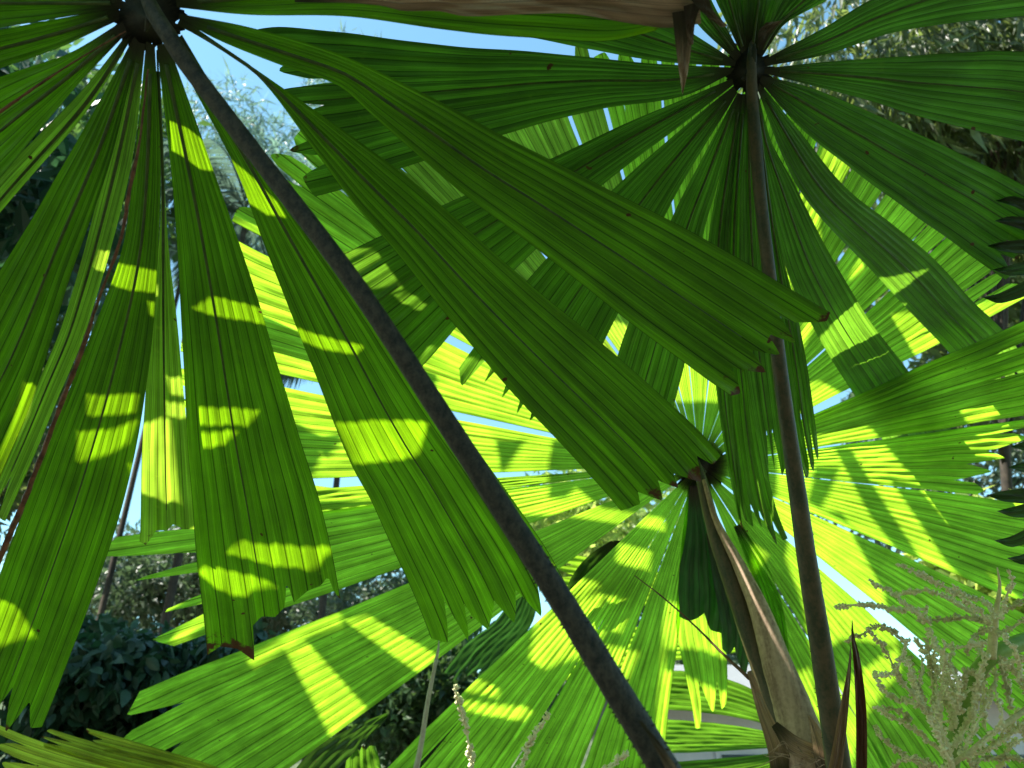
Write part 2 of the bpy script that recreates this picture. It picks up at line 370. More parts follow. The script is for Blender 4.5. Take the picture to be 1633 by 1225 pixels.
lmL = small_leaf_mat('leaves_blue_green', (.02, .045, .02), (.07, .13, .05), (.10, .2, .04))
lmD = small_leaf_mat('leaves_dark_shrub', (.01, .034, .02), (.05, .12, .07), (.05, .15, .05), k=.25, rough=.45)
lmR = small_leaf_mat('leaves_olive', (.025, .042, .016), (.085, .12, .045), (.22, .30, .07), k=.4)
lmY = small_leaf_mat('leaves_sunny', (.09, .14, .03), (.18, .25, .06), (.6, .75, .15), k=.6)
lmG = small_leaf_mat('leaves_far', (.03, .05, .03), (.12, .16, .10), (.12, .2, .08), k=.3)

T = tree
fpm0 = small_leaf_mat('blue_fine_leaf', (.05, .09, .09), (.16, .22, .22), (.20, .34, .24), k=.45)
T('broadleaf_tree', gpos(60, 9), 4, clumps((-180, 220, 150, 420), 9, 1.0, 16, 1), 8500, .2, lmL, 'dark blue green tree seen through gaps at the far left edge', seed=1)
T('broadleaf_tree', gpos(200, 11), 4, clumps((60, 140, 230, 330), 11, .8, 9, 2), 5500, .18, lmL, 'taller tree top rising against blue sky behind the upper left segments', seed=2)
T('broadleaf_tree', gpos(60, 7), 3, clumps((-150, 400, 120, 760), 7.5, .9, 12, 21), 6500, .17, lmR, 'olive green tree low behind the left segments', seed=21, trunk_r=.045)
T('willowy_tree', gpos(1500, 6), 4, clumps((1270, -60, 1760, 260), 6.2, .75, 22, 3), 13000, .20, lmR, 'feathery olive tree filling the upper right corner behind the fan fronds', seed=3, aspect=.2, droop=.5, nb=18)
T('broadleaf_tree', gpos(1640, 8), 3, clumps((1430, 260, 1800, 640), 8.3, .9, 20, 4), 11000, .17, lmR, 'twiggy brown and green tree at the right edge behind bright segments', seed=4, nb=16)
T('broadleaf_tree', gpos(1500, 10), 3, clumps((1300, 640, 1750, 860), 10, .8, 10, 5), 8000, .15, lmG, 'far green tree low at the right between the leaf segments', seed=5)
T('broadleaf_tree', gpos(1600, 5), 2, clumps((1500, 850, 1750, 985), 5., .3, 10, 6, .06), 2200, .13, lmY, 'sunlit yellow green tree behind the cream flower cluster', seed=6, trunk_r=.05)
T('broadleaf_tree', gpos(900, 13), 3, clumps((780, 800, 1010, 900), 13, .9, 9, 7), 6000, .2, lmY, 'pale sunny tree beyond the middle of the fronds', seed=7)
T('broadleaf_tree', gpos(700, 7), 3, clumps((560, 1040, 820, 1230), 7.5, .6, 16, 8), 15000, .1, lmL, 'dark leafy tree at the bottom centre behind the pale stick', seed=8, nb=12, trunk_r=.045)
T('broadleaf_tree', gpos(520, 12), 3, clumps((380, 930, 700, 1040), 12, .7, 20, 9), 17000, .12, lmG, 'grey green shrubby tree on the slope below the left fronds', seed=9, trunk_r=.045)
T('broadleaf_tree', gpos(300, 14), 3, clumps((60, 870, 460, 990), 13, .9, 20, 10), 17000, .16, lmG, 'distant mottled tree above the dark shrub', seed=10, trunk_r=.045)
T('broadleaf_shrub', gpos(200, 3.6), 1.5, clumps((60, 1010, 400, 1240), 3.9, .2, 34, 11, .12), 11000, .072, lmD, 'dark glossy broadleaf shrub in the bottom left corner', 'shrub', seed=11, aspect=.55, trunk_r=.03, droop=.35, fine=True)

T('broadleaf_tree', gpos(1100, 14), 3, clumps((960, 950, 1230, 1070), 14, .9, 10, 13), 5000, .2, lmG, 'distant tree beyond the roof of the white house', seed=13)
T('narrow_leaved_tree', gpos(420, 13), 5, clumps((350, 90, 600, 430), 13, .55, 22, 41), 9000, .30, fpm0, 'bluish fine leaved tree against the sky right of the thick dark stalk', seed=41, aspect=.1, droop=.3, trunk_r=.03)
# feather palms far behind
fpm = small_leaf_mat('feather_palm_leaf', (.04, .07, .06), (.13, .18, .16), (.12, .2, .14), k=.4)
def feather_palm(base, crown, fr, label, seed):
    r = np.random.default_rng(seed); t = thing('feather_palm', base, label, 'palm tree', 'feather palms beyond the fan fronds')
    k = np.linspace(0, 1, 12)[:, None]; X = np.array(base) * (1 - k) + np.array(crown) * k
    tube3(t, X, .045 * (1 - .35 * k[:, 0]), M['bark'], 'trunk', 10, .05, seed)
    for (dx, dy, dz, L) in fr:
        e = np.array([dx, dy, 0.]); q = np.linspace(0, 1, 40)[:, None]; c = np.array(crown)
        Y = c + e * q * L + np.array([0, 0, 1.]) * (dz * q * L - .55 * L * q ** 2.2)
        V, F = tube_vf(Y, .018 * (1 - .8 * q[:, 0]), 5); V = list(V)
        rd = [.5] * len(V)
        for i in range(3, 40):
            T_ = Y[i] - Y[i - 1]; T_ /= np.linalg.norm(T_); sd = np.cross(T_, [0, 0, 1]); sd /= np.linalg.norm(sd)
            for sg in (-1, 1):
                ll = L * .36 * math.sin(.25 + 2.7 * i / 40) * r.uniform(.85, 1.1)
                dr = sd * sg * .8 + T_ * .7 + np.array([0, 0, -.35 - .3 * r.uniform()]); dr /= np.linalg.norm(dr); wd = T_ * .02
                b = len(V); m_ = Y[i] + dr * ll * .5; V += [Y[i] - wd * .5, Y[i] + wd * .5, m_ + wd, m_ - wd, Y[i] + dr * ll + np.array([0, 0, -.18 * ll])]
                F += [[b, b+1, b+2, b+3], [b+3, b+2, b+4]]; rd += [r.uniform()] * 5
        link_mesh('frond', V, F, fpm, t, smooth=False, rnd=rd)
for (cx, cy, d, sd, lb) in ((395, 340, 9, 1, 'grey green feather palm in the sky gap right of the dark stalk'), (300, 400, 12, 2, 'feather palm behind the gap left of the dark stalk'), (560, 560, 9.5, 3, 'small far feather palm low behind the pale yellow segments')):
    c_ = P(cx, cy, d); r = np.random.default_rng(sd)
    fr = [(math.cos(a), math.sin(a), r.uniform(.25, .9), r.uniform(.9, 1.35)) for a in np.arange(0, 6.28, .62) + sd]
    feather_palm((c_[0], c_[1], 0), c_, fr, lb, sd)

# white house at the bottom right
hw = bark_mat('house_render', (.62, .62, .66), (.72, .72, .74), 3, (1, 1, 1), .8, .002)
hr = bark_mat('house_roof', (.20, .20, .22), (.30, .30, .32), 5, (1, 1, 1), .7, .01)
gl = bark_mat('house_glass', (.04, .06, .08), (.07, .09, .11), 3, (1, 1, 1), .12, .0005)
def box(x0, x1, y0, y1, z0, z1):
    V = [(x, y, z) for z in (z0, z1) for y in (y0, y1) for x in (x0, x1)]
    return V, [[0, 2, 3, 1], [4, 5, 7, 6], [0, 1, 5, 4], [2, 6, 7, 3], [0, 4, 6, 2], [1, 3, 7, 5]]
hx0, hx1, hy = 1.4, 9.0, 9.0
h = thing('house', ((hx0 + hx1) / 2, hy + 3, 0), 'white rendered house with grey eave low behind the palm trunk', 'house')
link_mesh('wall', *box(hx0, hx1, hy, hy + 6, 0, 2.62), hw, h, smooth=False)
link_mesh('roof', *box(hx0 - .5, hx1 + .5, hy - .6, hy + 6.5, 2.62, 2.80), hr, h, smooth=False)
link_mesh('fascia', *box(hx0 - .53, hx1 + .53, hy - .66, hy - .6, 2.55, 2.83), hw, h, smooth=False)
for wx in (2.1, 4.6, 7.0):
    f_ = link_mesh('window', *box(wx, wx + 1.1, hy - .03, hy - .003, .95, 2.1), hw, h, smooth=False)
    pn = link_mesh('pane', *box(wx + .06, wx + 1.04, hy - .045, hy - .032, 1.01, 2.04), gl, h, smooth=False)

# ================================================================== FAN FRONDS
A = Plane((0, .5, .866), .88); B = Plane((0, .42, .907), 1.28); Cc = Plane((0, .42, .907), 1.66)
fans = 'large fan palm fronds seen from below'

# ---- front frond
ha = P(235, 25, .79)
fa = thing('fan_palm_frond', ha, 'nearest fan frond, centred at the top left on a thick dark diagonal stalk', 'palm frond', fans)
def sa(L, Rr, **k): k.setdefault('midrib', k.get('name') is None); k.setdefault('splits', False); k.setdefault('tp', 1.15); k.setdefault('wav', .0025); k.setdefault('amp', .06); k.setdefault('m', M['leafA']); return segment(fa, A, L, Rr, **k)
sa([(195, -2), (0, -35), (-250, -80)], [(195, 12), (0, 45), (-250, 95)], ribs=6)
sa([(190, 12), (0, 47), (-250, 92)], [(190, 32), (90, 78), (0, 110), (-220, 195)], ribs=6, dd=(1.005, 1.02))
sa([(195, 34), (110, 85), (0, 122), (-200, 210)], [(203, 52), (120, 140), (0, 285), (-150, 460)], ribs=7)
sa([(206, 50), (130, 145), (0, 278), (-150, 450)], [(212, 58), (140, 175), (0, 340), (-150, 530)], ribs=3, dd=(1.01, 1.03), m=M['leafpale'])
sa([(214, 58), (140, 195), (7, 420), (-130, 640)], [(222, 68), (175, 260), (110, 450), (50, 640), (-60, 900)], ribs=7)
sa([(222, 68), (175, 240), (105, 500), (55, 625), (15, 720), (-20, 800)], [(232, 70), (208, 270), (140, 520), (95, 630), (40, 760), (0, 850)], ribs=5, dd=(1.0, 1.03), m=M['leafpale'])
sa([(233, 66), (217, 230), (195, 395), (128, 575), (48, 785), (-2, 920), (-80, 1130)], [(247, 72), (256, 250), (252, 400), (236, 600), (198, 800), (142, 965), (88, 1105), (52, 1190)], ribs=10, teeth=4, td=.05, seed=5)
sa([(249, 80), (257, 320), (240, 520), (226, 720), (222, 880)], [(252, 80), (268, 380), (288, 570), (300, 700), (310, 860)], ribs=6, prof=[(0, .98), (.12, .99), (.3, .965), (.5, .97), (.62, .96), (.8, .975), (1, .98)], dd=(1.01, 1.05), m=M['leafpale'])
sa([(250, 72), (275, 300), (289, 500), (298, 700), (312, 860), (330, 1045)], [(268, 68), (333, 250), (402, 450), (473, 680), (522, 850), (543, 955)], ribs=9,
   prof=[(0, 1), (.1, .995), (.22, 1.01), (.33, 1.04), (.335, 1.04), (.345, .985), (.42, .975), (.52, .985), (.6, .975), (.64, .93), (.66, .975), (.78, .965), (.88, .965), (.94, .955), (.97, .99), (1, 1)], seed=9, Mv=80)
sa([(275, 70), (290, 105), (372, 262), (432, 420), (474, 525), (562, 743), (597, 808), (684, 1010), (699, 1062)], [(290, 55), (360, 170), (470, 325), (590, 480), (650, 565), (740, 690), (860, 860), (932, 990)], ribs=10, teeth=6, td=.06, seed=3)
sa([(282, 40), (320, 60), (411, 122), (514, 257), (560, 319), (629, 400), (732, 527), (831, 640), (951, 770), (1003, 832)], [(288, 28), (377, 89), (545, 206), (677, 305), (797, 411), (986, 571), (1100, 674), (1165, 742)], ribs=9, teeth=5, td=.035, seed=21)
sa([(285, 30), (350, 65), (450, 105), (540, 137), (590, 180), (674, 254), (746, 315), (859, 400), (969, 486), (1100, 584), (1172, 635)], [(286, 22), (400, 44), (540, 86), (694, 158), (797, 213), (969, 302), (1159, 400), (1245, 451), (1336, 504)], ribs=9, teeth=5, td=.04, seed=33)
sa([(282, 12), (400, 24), (560, 27), (700, 46), (830, 60), (960, 66), (1060, 45)], [(280, -5), (500, -60), (800, -100), (1000, -95), (1150, -50)], ribs=9, teeth=4, td=.05, brown=True)
# withered strip hanging along the top segment
sa([(470, 4), (560, 5), (612, 10), (640, 17), (700, 18), (740, 26), (820, 24), (900, 22), (960, 29), (1010, 38), (1060, 44), (1118, 38)], [(470, -4), (600, -6), (700, -10), (850, -20), (1000, -30), (1115, -22)], ribs=4, prof=[(0, 1), (1, 1)], dd=(.985, .985), m=M['leafbrown'], name='withered_strip', brown=False, wav=.006)
sa([(1072, 20), (1076, 60), (1082, 110), (1088, 150)], [(1104, 15), (1104, 60), (1098, 110), (1089, 150)], ribs=2, prof=[(0, 1), (1, 1)], dd=(.98, .98), m=M['leafbrown'], name='withered_strip', brown=False)
sa([(1090, 10), (1094, 45), (1097, 74)], [(1120, 0), (1108, 40), (1106, 78)], ribs=2, prof=[(0, 1), (1, .9)], dd=(.975, .975), m=M['leafbrown'], name='withered_strip', brown=False)
sa([(1095, -8), (1120, 20), (1150, 44)], [(1125, -20), (1140, 20), (1162, 42)], ribs=2, prof=[(0, 1), (1, 1)], dd=(.97, .97), m=M['leafbrown'], name='withered_strip', brown=False)
tube(fa, [(232, -10, .775, 20), (246, 22, .77, 26), (264, 50, .76, 27), (300, 105, .755, 28), (420, 262, .735, 29), (560, 445, .71, 31), (690, 640, .69, 34), (800, 810, .67, 37), (900, 965, .65, 41), (980, 1095, .63, 45), (1065, 1235, .61, 49), (1110, 1310, .6, 51)], M['petA'], 'stalk', 90, 16, .02, prickle=70)
tube(fa, [(232, 50, .795, 4), (236, 38, .79, 9), (240, 20, .785, 14), (240, -6, .785, 14)], M['hub'], 'stalk_cap', 14, 12, .08)
# dead brown midrib hanging along the big left segment
tube(fa, [(236, 110, .80, 3), (222, 230, .815, 4), (207, 300, .82, 6), (193, 380, .83, 5), (160, 470, .85, 4), (128, 565, .87, 7), (95, 650, .89, 7), (45, 782, .93, 8), (8, 870, .96, 9), (-30, 960, .98, 9)], M['spinebrown'], 'dead_midrib', 70, 7, .35)
tube(fa, [(200, 50, .79, 2), (100, 110, .80, 3), (0, 178, .81, 5), (-60, 220, .82, 5)], M['spinebrown'], 'dead_midrib', 30, 6, .2)

def hub(parent, surf, x, y, rx, ry, n=34, seed=0):
    # the brown crumpled boss where all segments meet
    r = np.random.default_rng(seed); rings = 7; V = []; F = []; spk = r.uniform(.85, 1.25, n * 2)
    for i in range(rings + 1):
        for k in range(n * 2):
            a = math.pi * k / n; q = i / rings; w = (1 + (.24 if k % 2 else -.28) * q ** 2 + .05 * r.uniform(-1, 1) * q)
            w = 1 + (spk[k] - 1) * q ** 3
            px, py = x + math.cos(a) * rx * q * w, y + math.sin(a) * ry * q * w
            d = surf.depth(px, py); V.append(ray(px, py) * (d + .010 - .020 * (1 - q) ** 1.5 + (.0025 if k % 2 else -.0025) * q))
    V = cw(np.array(V)); m_ = n * 2
    for i in range(rings):
        for k in range(m_): F.append([i * m_ + k, i * m_ + (k + 1) % m_, (i + 1) * m_ + (k + 1) % m_, (i + 1) * m_ + k])
    return link_mesh('hub', V, F, M['hub'], parent)
hub(fa, A, 236, 28, 52, 48, 44)
# ---- upper right frond
hb = P(1195, 110, 1.19)
fb = thing('fan_palm_frond', hb, 'fan frond centred at the upper right on a slim upright olive stalk', 'palm frond', fans)
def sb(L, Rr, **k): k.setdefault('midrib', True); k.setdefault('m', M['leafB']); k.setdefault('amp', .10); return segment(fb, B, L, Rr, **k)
sb([(1165, 118), (1088, 154), (951, 175), (807, 214), (632, 271), (560, 300), (482, 318)], [(1172, 108), (1034, 101), (849, 82), (700, 72), (540, 51), (450, 42), (388, 50)], ribs=11, teeth=6, td=.09, seed=4)
sb([(1172, 106), (1054, 98), (900, 71), (740, 35), (600, -10)], [(1174, 98), (1050, 20), (900, -60), (750, -140)], ribs=8, dd=(1, 1.02))
sb([(1174, 98), (1105, 30), (1050, -60), (960, -200)], [(1182, 88), (1130, -10), (1100, -90), (1060, -220)], ribs=7)
sb([(1182, 85), (1142, 0), (1110, -90)], [(1190, 80), (1180, -10), (1175, -120)], ribs=6)
sb([(1190, 80), (1185, 0), (1180, -100)], [(1207, 80), (1228, 0), (1250, -110)], ribs=7, dd=(1.01, 1.02))
sb([(1206, 85), (1236, 10), (1260, -90)], [(1216, 90), (1250, 40), (1325, -5), (1400, -90)], ribs=7)
sb([(1186, 90), (1152, 0), (1120, -110)], [(1200, 86), (1205, 0), (1215, -110)], ribs=8, dd=(1.02, 1.04))
sb([(1200, 90), (1222, 20), (1250, -70)], [(1214, 92), (1275, 0), (1330, -80)], ribs=7, dd=(1.02, 1.04))
sb([(1218, 95), (1313, 45), (1382, 3), (1480, -50), (1700, -130)], [(1221, 106), (1313, 88), (1416, 55), (1520, 36), (1633, 27), (1760, 20)], ribs=8, seed=8)
sb([(1221, 109), (1313, 99), (1450, 89), (1560, 83), (1633, 82), (1780, 88)], [(1218, 117), (1313, 141), (1400, 165), (1485, 192), (1633, 226), (1800, 270)], ribs=9)
sb([(1215, 120), (1296, 141), (1416, 192), (1553, 254), (1633, 296), (1690, 325)], [(1211, 130), (1279, 206), (1365, 275), (1450, 336), (1519, 387), (1575, 428), (1610, 450)], ribs=9, teeth=5, td=.06)
sb([(1211, 132), (1279, 214), (1347, 298), (1425, 360), (1485, 408), (1553, 482), (1611, 541), (1660, 610)], [(1208, 142), (1244, 240), (1279, 309), (1330, 370), (1402, 445), (1467, 513), (1526, 578), (1575, 660)], ribs=8, dd=(1, 1.42), teeth=4)
sb([(1209, 150), (1230, 225), (1265, 290), (1323, 405), (1382, 503), (1460, 606), (1535, 712)], [(1205, 155), (1218, 260), (1251, 420), (1296, 520), (1354, 619), (1400, 690), (1440, 745)], ribs=8, dd=(1, 1.42), teeth=4, td=.05)
sb([(1203, 150), (1225, 350), (1246, 540), (1268, 700), (1287, 770)], [(1207, 155), (1238, 360), (1279, 537), (1300, 674), (1307, 745)], ribs=6, teeth=3, td=.05, dd=(1, 1.05))
sb([(1188, 150), (1180, 350), (1185, 560), (1205, 690), (1224, 790)], [(1200, 150), (1214, 350), (1236, 560), (1250, 700), (1257, 785)], ribs=6, teeth=3, td=.12, dd=(1, 1.05), seed=3, tp=1.1, splits=False)
sb([(1182, 150), (1150, 400), (1158, 620), (1172, 760), (1197, 860)], [(1190, 150), (1185, 400), (1205, 640), (1235, 800), (1266, 880)], ribs=7, teeth=4, td=.07, dd=(1, 1.16), tp=1.1, splits=False)
sb([(1178, 150), (1128, 400), (1140, 600), (1160, 740), (1183, 850)], [(1184, 150), (1162, 400), (1168, 640), (1182, 760), (1192, 845)], ribs=4, teeth=2, td=.07, dd=(1, 1.12), tp=1.1, splits=False)
sb([(1168, 125), (1100, 154), (986, 202), (876, 254), (705, 329), (553, 402), (480, 436)], [(1170, 135), (1100, 189), (962, 295), (826, 425), (740, 510), (680, 576), (655, 604)], ribs=9, teeth=6, td=.03, splits=False)
sb([(1170, 137), (1100, 194), (975, 305), (842, 445), (756, 554), (703, 628)], [(1176, 148), (1085, 298), (1000, 470), (962, 547), (910, 660), (878, 752)], ribs=10, teeth=6, td=.16, seed=14, tp=1.0, splits=False)
sb([(1176, 148), (1095, 300), (1040, 420), (1003, 516), (975, 600), (950, 690)], [(1182, 150), (1145, 290), (1121, 380), (1095, 560), (1075, 650), (1050, 730)], ribs=8, teeth=5, td=.08)
hub(fb, B, 1195, 112, 34, 34, 46, seed=2)
tube(fb, [(1199, 60, 1.19, 5), (1198, 100, 1.18, 15), (1200, 160, 1.175, 18), (1211, 300, 1.165, 20), (1228, 450, 1.155, 21), (1245, 600, 1.145, 24), (1268, 760, 1.135, 27), (1288, 900, 1.125, 31), (1312, 1050, 1.12, 35), (1338, 1225, 1.11, 39), (1352, 1310, 1.10, 44)], M['petB'], 'stalk', 80, 16, .015, prickle=16)
tube(fb, [(1184, 128, 1.185, 6), (1194, 116, 1.18, 12), (1200, 98, 1.18, 14), (1203, 70, 1.18, 4)], M['hub'], 'stalk_cap', 12, 10, .1)
segment(fb, B, [(1208, 75), (1210, 50), (1222, 36)], [(1216, 80), (1228, 55), (1247, 33)], M['leafbrown'], ribs=2, prof=[(0, 1), (1, 1)], dd=(.98, .98), name='withered_scale', brown=False, Mv=20)

# ---- back frond, laid out round its centre
CX, CY = 1115, 742
hc = P(CX, CY, 1.86)
fc = thing('fan_palm_frond', hc, 'huge sunlit back frond spreading from low centre right behind the others', 'palm frond', fans)
def sc(a0, a1, l0, l1, ribs, curve=0., r0=10, **k):
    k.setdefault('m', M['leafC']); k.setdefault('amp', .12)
    def e(a, l):
        a = R_(a); n = R_(curve)
        return [(CX + math.cos(a + n * (q / l) ** 2) * q, CY + math.sin(a + n * (q / l) ** 2) * q) for q in (r0, l * .25, l * .5, l * .75, l)]
    return segment(fc, Cc, e(a0, l0), e(a1, l1), ribs=ribs, **k)
sc(-24, -8.6, 640, 620, 9, dd=(1, .985), seed=41)
sc(-8.0, 6.2, 560, 460, 9, dd=(1, .975), teeth=5, td=.09, seed=42, tp=1.1, splits=False)
sc(6.5, 23, 640, 640, 11, dd=(1, .96), seed=43)
sc(23.5, 37.5, 760, 780, 10, curve=2, seed=44, dd=(1, 1.02))
sc(40.5, 57, 760, 640, 12, curve=2, seed=45)
sc(58, 68, 640, 620, 9, seed=46)
sc(70, 76, 360, 340, 5, curve=-3, teeth=2, td=.1)
def sd_(L, Rr, **k): k.setdefault('m', M['leafC']); return segment(fc, Cc, L, Rr, **k)
sd_([(1098, 770), (1084, 900), (1079, 1000), (1094, 1080), (1112, 1178)], [(1108, 770), (1136, 900), (1154, 1000), (1160, 1080), (1156, 1145)], ribs=6, teeth=3, td=.14, seed=5)
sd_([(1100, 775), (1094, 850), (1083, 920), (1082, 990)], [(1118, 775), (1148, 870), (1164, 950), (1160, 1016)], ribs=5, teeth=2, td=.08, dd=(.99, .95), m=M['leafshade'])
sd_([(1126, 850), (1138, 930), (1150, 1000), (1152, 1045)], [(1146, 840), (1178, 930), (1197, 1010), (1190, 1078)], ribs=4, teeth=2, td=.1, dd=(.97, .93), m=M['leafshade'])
sd_([(1170, 840), (1204, 930), (1228, 1010), (1240, 1060)], [(1182, 835), (1232, 920), (1254, 1000), (1262, 1092)], ribs=5, teeth=2, td=.1)
sc(97, 111, 640, 640, 10, seed=51)
sc(111.5, 121.6, 680, 680, 9, seed=52)
sc(121.8, 136, 700, 720, 11, seed=53, dd=(1, 1.01))
sc(143.5, 158, 1150, 1040, 12, seed=54, teeth=5, td=.10, amp=.08, tp=.9, splits=False)
sc(161, 173, 950, 990, 9, seed=55, teeth=4, td=.22, tp=1.0, splits=False, dd=(1, .98))
sc(173.2, 176.5, 640, 660, 4, seed=56)
sc(178.0, 190.6, 860, 860, 11, seed=57)
sc(192.3, 206, 860, 860, 10, seed=58)
sc(207.5, 221, 860, 860, 9, seed=59)
sc(222, 233.5, 840, 820, 9, m=M['leafpale'])  # these upper segments get a paler colour for the light through them
sc(234.5, 249.5, 720, 700, 11, m=M['leafpale'], teeth=5, td=.1)
sc(250, 255, 690, 720, 4, m=M['leafpale'], teeth=2)
sc(255.5, 264, 690, 690, 7)
sc(264.5, 276, 680, 680, 8)
sc(276.5, 290, 640, 640, 9)
sc(290.5, 303.8, 620, 620, 9, amp=.045, dd=(1, 1.1))
sc(304.5, 317, 620, 620, 9, amp=.045, dd=(1, 1.1))
sc(317.5, 333, 600, 600, 10, amp=.045, dd=(1, 1.08))
hub(fc, Cc, CX, CY, 42, 40, 60, seed=3)
tube(fc, [(1110, 735, 1.85, 10), (1118, 762, 1.835, 17), (1140, 850, 1.80, 24), (1165, 920, 1.76, 30), (1195, 1000, 1.72, 38), (1225, 1080, 1.68, 44), (1262, 1180, 1.62, 52), (1285, 1240, 1.6, 56)], M['petB'], 'stalk', 60, 14, .015)
tube(fc, [(1122, 765, 1.82, 6), (1142, 830, 1.79, 10), (1178, 900, 1.745, 20), (1210, 970, 1.69, 32), (1240, 1060, 1.64, 48), (1268, 1140, 1.60, 62), (1285, 1200, 1.57, 72), (1295, 1250, 1.56, 76)], M['sheath'], 'sheath', 50, 16, .02)
tube(fc, [(1104, 728, 1.855, 6), (1112, 745, 1.85, 15), (1122, 756, 1.84, 12)], M['hub'], 'stalk_cap', 10, 10, .12)

# ---- trunk stub with fibres
tr = thing('palm_trunk', P(1290, 1330, 1.6), 'shaggy brown palm trunk top with tan leaf bases at the bottom right', 'palm trunk')
tube(tr, [(1278, 1190, 1.6, 70), (1284, 1230, 1.6, 96), (1290, 1300, 1.6, 104), (1296, 1420, 1.6, 110)], M['fibre'], 'trunk', 30, 22, .06)
def blade(parent, pts, m, name, **k):                           # pts (x,y,halfwidth) along a strap, flat plane at a depth
    d = k.pop('d'); pts = np.array(pts, float); t = np.gradient(pts[:, :2], axis=0); t /= np.linalg.norm(t, axis=1)[:, None]; n = np.stack([-t[:, 1], t[:, 0]], 1)
    L = pts[:, :2] + n * pts[:, 2:3]; Rr = pts[:, :2] - n * pts[:, 2:3]
    return segment(parent, Plane((0, .0, 1), d), L, Rr, m=m, prof=[(0, 1), (1, 1)], name=name, brown=False, **k)
blade(tr, [(1235, 1155, 6), (1262, 1185, 14), (1300, 1205, 14), (1330, 1225, 8)], M['leafbrown'], 'leaf_base', d=1.5, ribs=3, Mv=24)
blade(tr, [(1322, 1250, 16), (1312, 1200, 15), (1300, 1165, 8), (1290, 1140, 2)], M['leafbrown'], 'leaf_base', d=1.48, ribs=3, Mv=24)
blade(tr, [(1250, 1240, 20), (1238, 1190, 15), (1215, 1130, 9), (1195, 1070, 4)], M['leafbrown'], 'leaf_base', d=1.55, ribs=3, Mv=24)
for k in range(16):
    x = random.uniform(1245, 1330); y = random.uniform(1185, 1225)
    tube(tr, [(x, y, 1.5, 1.6), (x + random.uniform(-25, 25), y - random.uniform(-12, 12), 1.47, 1.4), (x + random.uniform(-40, 40), y + random.uniform(-5, 25), 1.49, .8)], M['sheath'], 'fibre', 10, 4)

tw = thing('dry_twig', P(1010, 920, 1.75), 'thin brown twig slanting down to the pale sheath of the lower trunk', 'twig')
tube(tw, [(1012, 918, 1.75, 1.5), (1060, 955, 1.72, 2.5), (1110, 1000, 1.70, 3.2), (1160, 1050, 1.66, 4.5), (1196, 1082, 1.62, 7)], M['sheathdark'], 'twig', 20, 6, .15)
segment(fa, Plane((0, 0, 1), .585), [(1018, 1150), (1040, 1185), (1060, 1225), (1085, 1290)], [(1024, 1150), (1052, 1185), (1080, 1225), (1118, 1290)], M['leafbrown'], ribs=2, prof=[(0, 1), (1, 1)], name='torn_strip', brown=False, Mv=24)
# ---- dry spikes
o = blade(None, [(1374, 1330, 9), (1374, 1225, 8.5), (1371, 1130, 7.5), (1365, 1050, 4.5), (1360, 990, .8)], M['leafbrown'], 'dry_spike', d=1.02, ribs=2, amp=.5, Mv=40) if False else None
def spike(pts, d, mname, label):
    t = thing('dry_leaf_spear', P(pts[0][0], pts[0][1], d), label, 'dry leaf', 'dry spears beside the upright stalk')
    blade(t, pts, mname, 'blade', d=d, ribs=2, amp=.45, Mv=40)
dk = leaf_mat('dry_spear_red', (.11, .04, .02), (.12, .04, .015), k=.25, rough=.6, brown_tip=False)
dt = leaf_mat('dry_spear_tan', (.26, .16, .10), (.25, .14, .07), k=.3, rough=.65, brown_tip=False)
spike([(1372, 1330, 9), (1374, 1225, 9), (1373, 1130, 8.5), (1366, 1050, 5.5), (1360, 1015, 2.5), (1359, 989, .6)], 1.02, dk, 'dark red brown dry leaf spear standing right of the upright stalk')
spike([(1310, 1330, 12), (1332, 1225, 11), (1346, 1130, 7), (1354, 1070, 3), (1357, 1028, .6)], 1.05, dt, 'tan dry leaf spear just left of the dark red one')

# ---- other fronds at the edges
def seglist(th, surf, segs, m, **k):
    for L, Rr, ribs in segs: segment(th, surf, L, Rr, m, ribs=ribs, **k)
hd = thing('dark_palm_frond', P(1760, 400, 1.3), 'black green leaf fingers poking in at the right edge, upper group', 'palm frond', 'dark frond fingers at the right edge')
PD = Plane((0, .2, 1), 1.3)
def fingers(th, root, tips, w):
    for (x, y) in tips:
        mx, my = (x + root[0]) / 2, y * .55 + root[1] * .45
        segment(th, PD, [(root[0], root[1] - 4), (mx, my - w), (x + 28, y - w * .5), (x, y)], [(root[0], root[1] + 4), (mx, my + w), (x + 30, y + w * .7), (x + 1, y + 1)], M['leafdark'], ribs=2, prof=[(0, 1), (1, 1)], Mv=30, wav=.002)
fingers(hd, (1800, 395), [(1588, 320), (1586, 352), (1574, 392), (1583, 430), (1567, 474)], 14)
he = thing('dark_palm_frond', P(1760, 800, 1.3), 'black green leaf fingers poking in at the right edge, lower group', 'palm frond', 'dark frond fingers at the right edge')
fingers(he, (1800, 790), [(1612, 712), (1608, 745), (1574, 790), (1590, 815), (1586, 862), (1606, 890)], 15)

